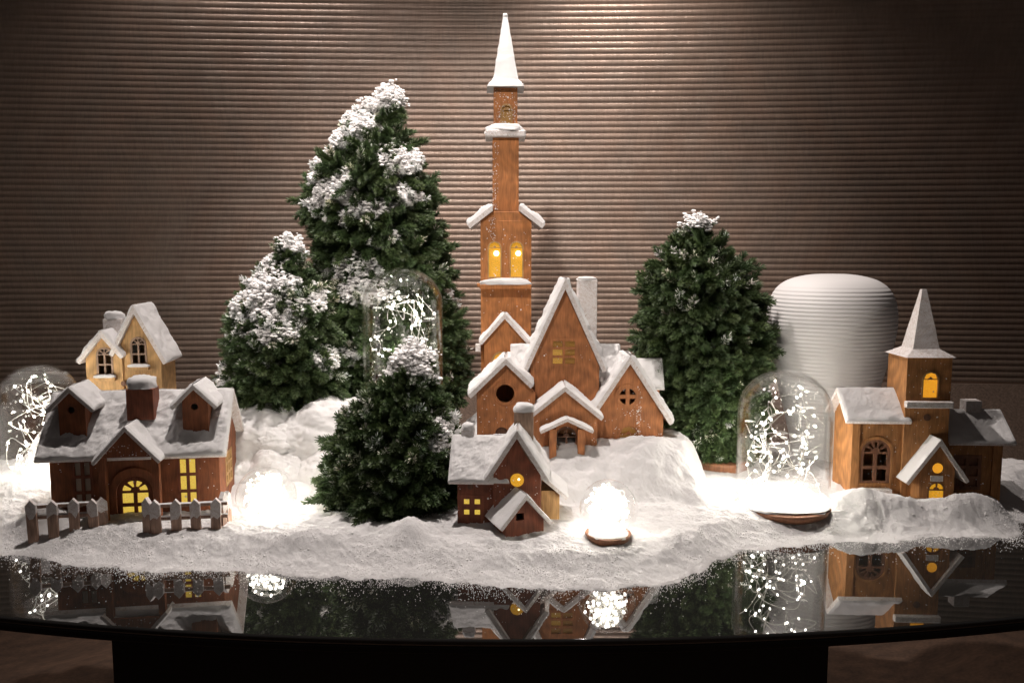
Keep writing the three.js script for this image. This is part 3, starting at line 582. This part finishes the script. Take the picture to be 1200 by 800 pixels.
// ------------------------------------------------------------------ chapel on the far right
{
  const t = thing('steeple_chapel', 'wooden chapel with short snowy steeple and lit belfry beside the white vase', 'model church', [0.969, T + 0.028, -1.881], -0.04), u = 0.00197, K = new Kit(t, u), W = M.chapel, zf = 26;
  K.long({ x0: -84, x1: -20, y0: -16, h: 96, ph: 124, zf, zb: -34, mat: W, ov: 7, eo: 10, eor: 2, t: 4.5, snow: 2.4, cover: 0.8, seed: 81, holes: [hole('arch', -56, 20, 32, 52)] });
  { const s = outline('arch', -56, 17, 42, 60, THREE.Shape); s.holes.push(outline('arch', -56, 20, 35, 53)); K.plate('window_surround', s, 2, zf + 1.6, W); }
  K.window({ kind: 'arch', x: -56, y: 19, w: 35, h: 54, z: zf + 0.6, cols: 2, rows: 2, bar: 4, rim: 3.4, wedges: 5, mat: M.trim });
  K.box('sill', -70, -38, 8, 14, zf - 1, zf + 9, M.frost);
  K.box('corner_board', -85.5, -76, -16, 96, zf + 0.2, zf + 3, W);
  // tower
  const s = new THREE.Shape([P2(-26, -16), P2(26, -16), P2(26, 172), P2(-26, 172)]); s.holes.push(hole('arch', 2, 124, 18, 31), hole('round', 0, 98, 6, 6));
  K.plate('tower_wall', s, 4, 30, W); K.box('tower_wall', -26, 26, -16, 172, -22, -18, W); K.box('tower_wall', -26, -22, -16, 172, -18, 25.9, W); K.box('tower_wall', 22, 26, -16, 172, -18, 25.9, W);
  K.window({ kind: 'arch', x: 2, y: 123, w: 20, h: 33, z: 30.8, cols: 1, rows: 1, bar: 1, rim: 1.6, wedges: 1, mat: M.pine, pane: M.orangeLit });
  K.plate('knob', outline('round', 0, 97, 8, 8, THREE.Shape), 3, 31.5, M.dark);
  K.box('ledge', -28, 27, 113, 121, 30.2, 38, M.frost, t, 1.5);
  const pyr = (name, r0, y0, r1, y1, zc) => { const g = new THREE.CylinderGeometry(r1 * Math.SQRT2, r0 * Math.SQRT2, y1 - y0, 4, 10, false, Math.PI / 4), p = g.attributes.position; for (let i = 0; i < p.count; i++) { const f = 1 + 0.04 * noise(p.getX(i) * 0.4, p.getY(i) * 0.4, p.getZ(i) * 0.4); p.setX(i, p.getX(i) * f); p.setZ(i, p.getZ(i) * f); } g.computeVertexNormals(); const ng = g.toNonIndexed(); ng.computeVertexNormals(); ng.translate(0, (y0 + y1) / 2, zc); return K.add(name, ng, M.frost); };
  pyr('spire_eave', 29, 172.2, 15.5, 181, 4); pyr('spire', 15.5, 181.1, 2.6, 251, 4);
  // porch
  K.gable({ cx: 5, w: 40, y0: -16, h: 45, ph: 73, zf: 52, zb: 31, mat: W, ov: 17, ovr: 15, fo: 4, t: 4, snow: 1.8, cover: 0.7, seed: 85, holes: [hole('round', 5, 40, 11, 11), hole('arch', 5, 6, 18, 22)] });
  K.plate('round_window', outline('round', 5, 39.5, 12, 12, THREE.Shape), 1.2, 52.3, M.orangeLit);
  K.window({ kind: 'arch', x: 5, y: 5, w: 20, h: 24, z: 52.6, cols: 1, rows: 1, bar: 1.8, rim: 1.4, wedges: 2, mat: M.trim, pane: M.amberLit });
  K.box('sign', -3, 11, 30, 37, 52.1, 54, M.frost);
  K.flecks([[-83, -30, 0, 94, zf + 0.2, 50], [-25, 25, 60, 170, 30.2, 45], [-13, 23, 0, 44, 52.2, 30], [28, 88, 0, 70, zf + 0.2, 40]], 305);
  // right wing
  K.long({ x0: 26.3, x1: 90, y0: -16, h: 72, ph: 98, zf, zb: -34, mat: W, ov: 8, eo: 14, eol: -1, t: 4.5, snow: 2.6, cover: 0.9, seed: 89, holes: [hole('rect', 52, 14, 30, 40)] });
  K.window({ kind: 'rect', x: 52, y: 13, w: 33, h: 42, z: zf + 0.6, cols: 2, rows: 3, bar: 4, rim: 4, mat: M.trim, pane: M.trim });
  K.box('corner_board', 80, 91, -16, 71, zf + 0.2, zf + 3, W);
  K.chimney(69, 86, 116, -6, 19, 16, M.frost, 0);
}

// ------------------------------------------------------------------ fir trees
function sprigGeometry(n, len, needle, snowy, sd) {
  seed(sd);
  const pos = [], col = [], g = new THREE.BufferGeometry(), up = V(0, 0, 1);
  for (let i = 0; i < n; i++) {
    const t = Math.pow((i + rnd()) / n, 0.85), a = i * 2.39996 + rnd(-0.3, 0.3), tip = t > 0.93 ? 0.5 : 1.0;
    const d = V(Math.cos(a), 0, Math.sin(a)).multiplyScalar(tip * rnd(0.75, 1.1)).add(V(0, rnd(0.55, 1.0), 0)).normalize();
    const b = V(0, len * t, 0), L = needle * rnd(0.75, 1.1) * (1 - 0.25 * t), w = 0.00105;
    const side = V().crossVectors(d, Math.abs(d.y) > 0.9 ? V(1, 0, 0) : V(0, 1, 0)).normalize(), oth = V().crossVectors(d, side).normalize();
    const base = [0, 1, 2].map((k) => b.clone().addScaledVector(side, w * Math.cos(k * 2.094)).addScaledVector(oth, w * Math.sin(k * 2.094)));
    const mid = base.map((p) => p.clone().addScaledVector(d, L * 0.8)), end = b.clone().addScaledVector(d, L);
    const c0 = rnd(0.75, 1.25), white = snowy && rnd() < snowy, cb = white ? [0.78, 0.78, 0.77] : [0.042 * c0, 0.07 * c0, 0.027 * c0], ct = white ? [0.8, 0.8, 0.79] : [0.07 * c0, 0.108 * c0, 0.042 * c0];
    for (let k = 0; k < 3; k++) {
      const k2 = (k + 1) % 3;
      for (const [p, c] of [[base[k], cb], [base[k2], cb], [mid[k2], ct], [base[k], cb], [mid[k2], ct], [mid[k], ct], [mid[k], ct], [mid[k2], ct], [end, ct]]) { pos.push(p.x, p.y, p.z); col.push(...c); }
    }
  }
  g.setAttribute('position', new THREE.Float32BufferAttribute(pos, 3)); g.setAttribute('color', new THREE.Float32BufferAttribute(col, 3)); g.computeVertexNormals();
  return g;
}
const needleMat = new THREE.MeshStandardMaterial({ name: 'fir_needles', vertexColors: true, roughness: 0.55 });
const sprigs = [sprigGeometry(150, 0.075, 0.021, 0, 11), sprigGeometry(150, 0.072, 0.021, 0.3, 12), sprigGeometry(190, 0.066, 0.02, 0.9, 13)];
const capGeo = (() => { const g = mergeVertices(new THREE.IcosahedronGeometry(1, 14).deleteAttribute('normal').deleteAttribute('uv'), 1e-5), p = g.attributes.position; for (let i = 0; i < p.count; i++) { const x = p.getX(i), y = p.getY(i), z = p.getZ(i), f = 0.95 + 0.25 * noise(x * 1.9, y * 1.9, z * 1.9) + 0.16 * noise(x * 5, y * 5, z * 5) + 0.09 * noise(x * 13, y * 13, z * 13); p.setXYZ(i, x * f, y * f, z * f); } g.computeVertexNormals(); return g; })();
function tree(o) {
  const { label, pos, h, prof, sd, dens = 1, snowy = 1, foot = 0.04 } = o;
  const t = thing('fir_tree', label, 'fir tree', pos, 0, 'snow dusted fir trees'); seed(sd);
  const P = (k) => { const q = P0(k); return [Math.max(0.02, q[0] - 0.012), q[1]]; };
  const P0 = (k) => { for (let i = 1; i < prof.length; i++) if (k <= prof[i][0]) { const a = prof[i - 1], b = prof[i], f = (k - a[0]) / (b[0] - a[0]); return [a[1] + (b[1] - a[1]) * f, a[2] + (b[2] - a[2]) * f]; } const l = prof[prof.length - 1]; return [l[1], l[2]]; };
  // trunk and dark heart
  const tr = new THREE.CylinderGeometry(0.012, 0.028, h * 0.8, 10); tr.translate(0, h * 0.4 - 0.02, 0); mesh('trunk', planarUV(tr), M.bark, t);
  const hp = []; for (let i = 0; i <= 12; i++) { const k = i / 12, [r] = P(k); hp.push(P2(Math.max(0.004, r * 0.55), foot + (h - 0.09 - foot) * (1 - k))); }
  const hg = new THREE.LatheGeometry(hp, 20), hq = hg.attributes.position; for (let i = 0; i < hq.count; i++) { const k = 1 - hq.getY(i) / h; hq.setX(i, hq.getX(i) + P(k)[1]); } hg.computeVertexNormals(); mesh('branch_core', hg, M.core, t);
  const lists = [[], [], []], flakes = [], caps = [], q = new THREE.Quaternion(), m4 = new THREE.Matrix4(), Y = V(0, 1, 0);
  const put = (list, p, d, s) => { q.setFromUnitVectors(Y, d); q.multiply(new THREE.Quaternion().setFromAxisAngle(Y, rnd(0, 6.28))); list.push(new THREE.Matrix4().compose(p, q, V(s, s * rnd(0.85, 1.15), s))); };
  const lobes = [];
  const count = Math.round(78 * dens);
  for (let i = 0; i < count; i++) {
    const k = 0.02 + 0.97 * Math.pow((i + rnd(0.1, 0.9)) / count, 0.62), [r, cx] = P(k), a = i * 2.39996 + rnd(-0.35, 0.35);
    const rho = Math.min(0.07, 0.008 + 0.34 * r) * rnd(0.7, 1.35), rr = Math.max(0, r - rho - 0.018) * rnd(0.82, 1.16);
    const c = V(cx + rr * Math.cos(a), foot + (h - 0.062 - foot) * (1 - k), rr * Math.sin(a)), side = o.lean ?? 0;
    lobes.push({ c, z: Math.min(1, 0.5 + 3.4 * r), out: V(Math.cos(a), 0, Math.sin(a)), rho, k, s: rnd() < snowy * (1.05 - 0.85 * k) * (1 + side * Math.cos(a)) || k < 0.09 });
  }
  for (const L of lobes) {
    const n = Math.round(16 + 330 * L.rho);
    if (L.s) { const s = L.rho * 0.8 + 0.004; caps.push(new THREE.Matrix4().compose(L.c.clone().add(V(0, L.rho * 0.42 + 0.004, 0)).addScaledVector(L.out, L.rho * 0.2), new THREE.Quaternion().setFromEuler(new THREE.Euler(L.out.z * 0.4, rnd(0, 6), -L.out.x * 0.4)), V(s, s * 0.6, s))); }
    if (L.s) for (let f = 0; f < 220 + 6500 * L.rho; f++) {
      const d = V(rnd(-1, 1), rnd(0, 1), rnd(-1, 1)).addScaledVector(L.out, 0.35).normalize(); if (d.y < 0.3 + 0.5 * noise(d.x * 3 + L.c.x * 20, d.y * 3, d.z * 3 + L.c.y * 20)) continue;
      const s = rnd(0.35, 1.3); flakes.push(new THREE.Matrix4().compose(L.c.clone().addScaledVector(d, L.rho + rnd(0.006, 0.026) * (0.5 + 0.5 * d.y)), new THREE.Quaternion().setFromAxisAngle(Y, rnd(0, 6)), V(s * 1.3, s, s * 1.3)));
    }
    for (let j = 0; j < n; j++) {
      let d = V(rnd(-1, 1), rnd(-1, 1), rnd(-1, 1)); if (d.lengthSq() > 1 || d.lengthSq() < 0.05) { j--; continue; }
      d.normalize().addScaledVector(L.out, 0.7).add(V(0, L.k < 0.1 ? 0.7 : 0.05, 0)).normalize();
      const p = L.c.clone().addScaledVector(d, Math.max(0, L.rho - 0.05 * L.z) + rnd(-0.016, 0.006) * L.z);
      const up = d.y + 0.35 * noise(p.x * 30, p.y * 30, p.z * 30), pick = L.s ? (up > 0.34 ? 2 : up > 0.16 ? 1 : 0) : up > 0.7 && rnd() < 0.5 ? 1 : 0;
      const dd = d.clone().add(V(rnd(-0.3, 0.3), rnd(-0.5, 0.1), rnd(-0.3, 0.3))).normalize();
      put(lists[pick], p, dd, rnd(0.78, 1.12) * L.z);
      if (pick === 2) for (let f = 0; f < 9; f++) { const s = rnd(0.35, 1.3); flakes.push(new THREE.Matrix4().compose(p.clone().addScaledVector(dd, rnd(0.025, 0.06)).add(V(rnd(-0.012, 0.012), rnd(0, 0.012), rnd(-0.012, 0.012))), new THREE.Quaternion().setFromAxisAngle(Y, rnd(0, 6)), V(s * 1.3, s, s * 1.3))); }
    }
  }
  const inst = (name, geo, mat, list, tint) => {
    if (!list.length) return;
    const im = new THREE.InstancedMesh(geo, mat, list.length), c = new THREE.Color();
    list.forEach((m, i) => { im.setMatrixAt(i, m); if (tint) { const v = rnd(0.8, 1.2), y = rnd(0.92, 1.1); c.setRGB(v * y, v, v * rnd(0.8, 1)); im.setColorAt(i, c); } });
    im.name = name; im.castShadow = im.receiveShadow = true; im.userData.kind = 'stuff'; t.add(im);
  };
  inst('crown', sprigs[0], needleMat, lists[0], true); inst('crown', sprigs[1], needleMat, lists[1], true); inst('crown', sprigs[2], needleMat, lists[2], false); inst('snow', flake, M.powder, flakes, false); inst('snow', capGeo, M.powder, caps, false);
  return t;
}
tree({ label: 'tallest snow dusted fir tree, behind the glass dome on the heap', pos: [-0.385, T + 0.16, -2.33], h: 0.975, sd: 101, dens: 1.7, snowy: 0.62, lean: -0.5,
  prof: [[0, 0.05, 0.035], [0.07, 0.065, 0.03], [0.12, 0.12, 0.0], [0.22, 0.16, -0.01], [0.32, 0.21, -0.02], [0.5, 0.21, 0], [0.75, 0.225, 0.02], [1, 0.25, 0.04]] });
tree({ label: 'mid sized fir tree on the heap, left of the tallest fir', pos: [-0.612, T + 0.2, -2.12], h: 0.485, sd: 102, dens: 1.0, snowy: 0.38,
  prof: [[0, 0.04, 0.02], [0.1, 0.06, 0.02], [0.25, 0.1, 0.01], [0.4, 0.145, 0], [0.75, 0.17, 0], [1, 0.18, 0]] });
tree({ label: 'dark fir tree in front beside the small red house', pos: [-0.262, T + 0.0, -1.79], h: 0.44, sd: 103, dens: 1.05, snowy: 0.22, lean: 0.3,
  prof: [[0, 0.04, 0.04], [0.12, 0.06, 0.035], [0.3, 0.1, 0.02], [0.55, 0.15, 0.0], [0.8, 0.175, -0.01], [1, 0.185, -0.015]] });
const potted = tree({ label: 'green fir tree with knobbed top beside the white vase, standing in a brown pot', pos: [0.515, T, -2.17], h: 0.765, sd: 104, dens: 1.4, snowy: 0.1, foot: 0.05,
  prof: [[0, 0.055, -0.018], [0.12, 0.06, -0.018], [0.16, 0.13, -0.012], [0.3, 0.17, 0], [0.55, 0.205, 0.012], [0.8, 0.18, 0.03], [1, 0.13, 0.04]] });
{ const g = new THREE.LatheGeometry([P2(0, 0), P2(0.062, 0), P2(0.066, 0.004), P2(0.07, 0.05), P2(0.073, 0.052), P2(0.073, 0.06), P2(0.062, 0.06), P2(0, 0.055)], 32); g.translate(0.05, 0, 0.08); mesh('pot', planarUV(g), M.baseWood, potted); }

// ------------------------------------------------------------------ white ribbed vase
{
  const t = thing('ribbed_vase', 'large white vase with fine horizontal ribs behind the chapel', 'vase', [0.892, T, -2.22]), pts = [];
  const R = [[0, 0.085], [0.06, 0.092], [0.14, 0.11], [0.22, 0.13], [0.3, 0.15], [0.37, 0.166], [0.42, 0.171], [0.46, 0.168], [0.49, 0.159], [0.515, 0.143], [0.533, 0.118], [0.544, 0.085], [0.55, 0.045], [0.551, 0]];
  const c = new THREE.SplineCurve(R.map(([y, r]) => P2(r, y))), n = 620;
  for (let i = 0; i <= n; i++) {
    const p = c.getPoint(i / n), amp = 0.0009 * (1 - sstep(0.5, 0.53, p.y)) * sstep(0, 0.03, p.y), f = (p.y / 0.0105) % 1;
    pts.push(P2(Math.max(0, p.x + amp * (f < 0.75 ? Math.sin(Math.PI * f / 0.75) : -0.25 * Math.sin(Math.PI * (f - 0.75) / 0.25))), p.y));
  }
  pts.unshift(P2(0, 0));
  mesh('body', new THREE.LatheGeometry(pts, 120), M.ceramic, t);
}

// ------------------------------------------------------------------ glass domes and globes with fairy lights inside
function glowAt(o, p, I) { const l = new THREE.PointLight(new THREE.Color().setRGB(1, 0.95, 0.84), I, 0, 2); l.name = 'led_light'; l.position.copy(p); l.castShadow = true; l.shadow.radius = 0.15; o.add(l); }
function fairy(label, pos, inside, n, sd, I, nLights, bulbR = 0.0034, turns = 46, wr = 0.0008) {
  const t = thing('fairy_lights', label, 'string lights', pos, 0, 'fairy light strings'); seed(sd);
  const pts = []; let guard = 0;
  while (pts.length < turns && guard++ < 90000) { const p = inside(); if (!p) continue; if (pts.length && (p.distanceTo(pts[pts.length - 1]) > 0.075 || p.distanceTo(pts[pts.length - 1]) < 0.02)) continue; pts.push(p); }
  const curve = new THREE.CatmullRomCurve3(pts, false, 'centripetal', 0.5);
  mesh('wire', new THREE.TubeGeometry(curve, 760, wr, 4), M.wire, t);
  const bg = new THREE.SphereGeometry(bulbR, 10, 8); bg.scale(1, 1.35, 1);
  const at = []; for (let i = 0; i < n; i++) at.push(curve.getPointAt((i + 0.5) / n));
  at.forEach((p) => { const b = mesh('led_bulb', bg, M.led, t); b.position.copy(p); b.rotation.set(rnd(-1, 1), 0, rnd(-1, 1)); });
  const low = at.slice().sort((a, b) => a.y - b.y);
  for (let i = 0; i < nLights; i++) glowAt(t, low[Math.floor((i + 0.5) * low.length / nLights * 0.8)], I / nLights);
  return t;
}
function dome(label, pos, r, h, sd) {
  const t = thing('glass_dome', label, 'glass dome', pos, 0, 'glass domes with fairy lights'), p = [];
  const cap = r * 0.92; p.push(P2(r, 0.012)); for (let i = 1; i <= 8; i++) p.push(P2(r, 0.012 + (h - cap - 0.012) * i / 8));
  for (let i = 1; i <= 24; i++) { const a = Math.PI / 2 * i / 24; p.push(P2(Math.max(0, r * Math.cos(a)), h - cap + cap * Math.sin(a))); }
  for (const q of p.slice().reverse()) p.push(P2(Math.max(0, q.x - 0.0028), q.y - 0.0026 * sstep(h - cap, h, q.y)));
  mesh('glass_shell', new THREE.LatheGeometry(p, 72), M.glass, t);
  const rimG = new THREE.TorusGeometry(r, 0.0016, 8, 72); rimG.rotateX(Math.PI / 2); rimG.translate(0, 0.0135, 0); mesh('glass_lip', rimG, M.glass, t);
  const b = new THREE.LatheGeometry([P2(0, -0.009), P2(r * 0.9, -0.009), P2(r * 1.0, -0.001), P2(r * 1.05, 0.008), P2(r * 1.04, 0.0115), P2(r * 1.02, 0.012), P2(0, 0.012)], 64); mesh('wooden_base', planarUV(b), M.baseWood, t);
  const K = new Kit(t, 1); K.lump('snow', 0, 0.0125, 0, r * 0.9, 0.009, r * 0.9, M.snow, t, sd);
  return t;
}
const inDome = (r, y0, y1, lowBias = 1) => () => { const y = y0 + (y1 - y0) * Math.pow(rnd(), lowBias), a = rnd(0, 6.283), q = r * Math.sqrt(rnd(0.12, 1)); const cap = Math.max(0.15, Math.min(1, (y1 + 0.04 - y) / 0.1)); return V(q * Math.cos(a) * Math.sqrt(cap), y, q * Math.sin(a) * Math.sqrt(cap)); };
const d4 = [0.617, T + 0.028, -1.77];
dome('clear glass dome full of fairy lights between the green fir and the chapel', d4, 0.103, 0.318, 1);
fairy('thick tangle of white fairy lights inside the dome beside the chapel', d4, inDome(0.09, 0.035, 0.262, 1.2), 74, 201, 0.32, 4, 0.0025, 95);
const d1 = [-1.165, T + 0.012, -1.93];
dome('clear glass dome standing at the far left behind the dormer cottage', d1, 0.09, 0.325, 2);
fairy('loose loops of fairy lights in the dome behind the dormer cottage', d1, inDome(0.08, 0.04, 0.29, 1.0), 64, 207, 0.36, 4, 0.0026, 80);
const d3 = [-0.274, T + 0.228, -1.985];
dome('clear glass dome on the snow heap before the tallest fir', d3, 0.1, 0.345, 3);
fairy('fairy lights inside the raised dome before the tallest fir', d3, inDome(0.086, 0.06, 0.28, 0.8), 46, 211, 0.1, 3, 0.0026, 60);

function globe(label, pos, r, sd) {
  const t = thing('glass_globe', label, 'glass globe', pos, 0, 'glass globes with fairy lights'), p = [];
  for (let i = 0; i <= 36; i++) { const a = -Math.PI / 2 * 0.72 + (Math.PI / 2 * 1.72) * i / 36; p.push(P2(Math.max(0, r * Math.cos(a)), 0.03 + r * 0.9 + r * Math.sin(a))); }
  mesh('glass_shell', new THREE.LatheGeometry(p, 64), M.glass, t);
  const b = new THREE.LatheGeometry([P2(0, -0.004), P2(r * 0.5, -0.004), P2(r * 0.62, 0.008), P2(r * 0.8, 0.03), P2(r * 0.78, 0.033), P2(0, 0.03)], 48); mesh('wooden_base', planarUV(b), M.baseWood, t);
  const K = new Kit(t, 1); K.lump('snow', 0, 0.031, 0, r * 0.7, 0.005, r * 0.7, M.snow, t, sd);
  return t;
}
const inBall = (r, yc) => () => { const v = V(rnd(-1, 1), rnd(-0.75, 1), rnd(-1, 1)); if (v.lengthSq() > 1) return null; return V(v.x * r, yc + v.y * r, v.z * r); };
const g2 = [0.193, T + 0.017, -1.545];
globe('glowing glass globe on wooden foot beside the small red house', g2, 0.058, 4);
fairy('bright fairy lights packed inside the globe beside the small red house', g2, inBall(0.047, 0.088), 120, 221, 0.075, 4, 0.0028, 120, 0.0006);
const g1 = [-0.53, T - 0.002, -1.67];
globe('glowing glass globe on the snow beside the dormer cottage', g1, 0.064, 5);
fairy('bright fairy lights packed inside the globe beside the dormer cottage', g1, inBall(0.052, 0.09), 120, 231, 0.1, 4, 0.0028, 120, 0.0006);

renderer.render(scene, camera);
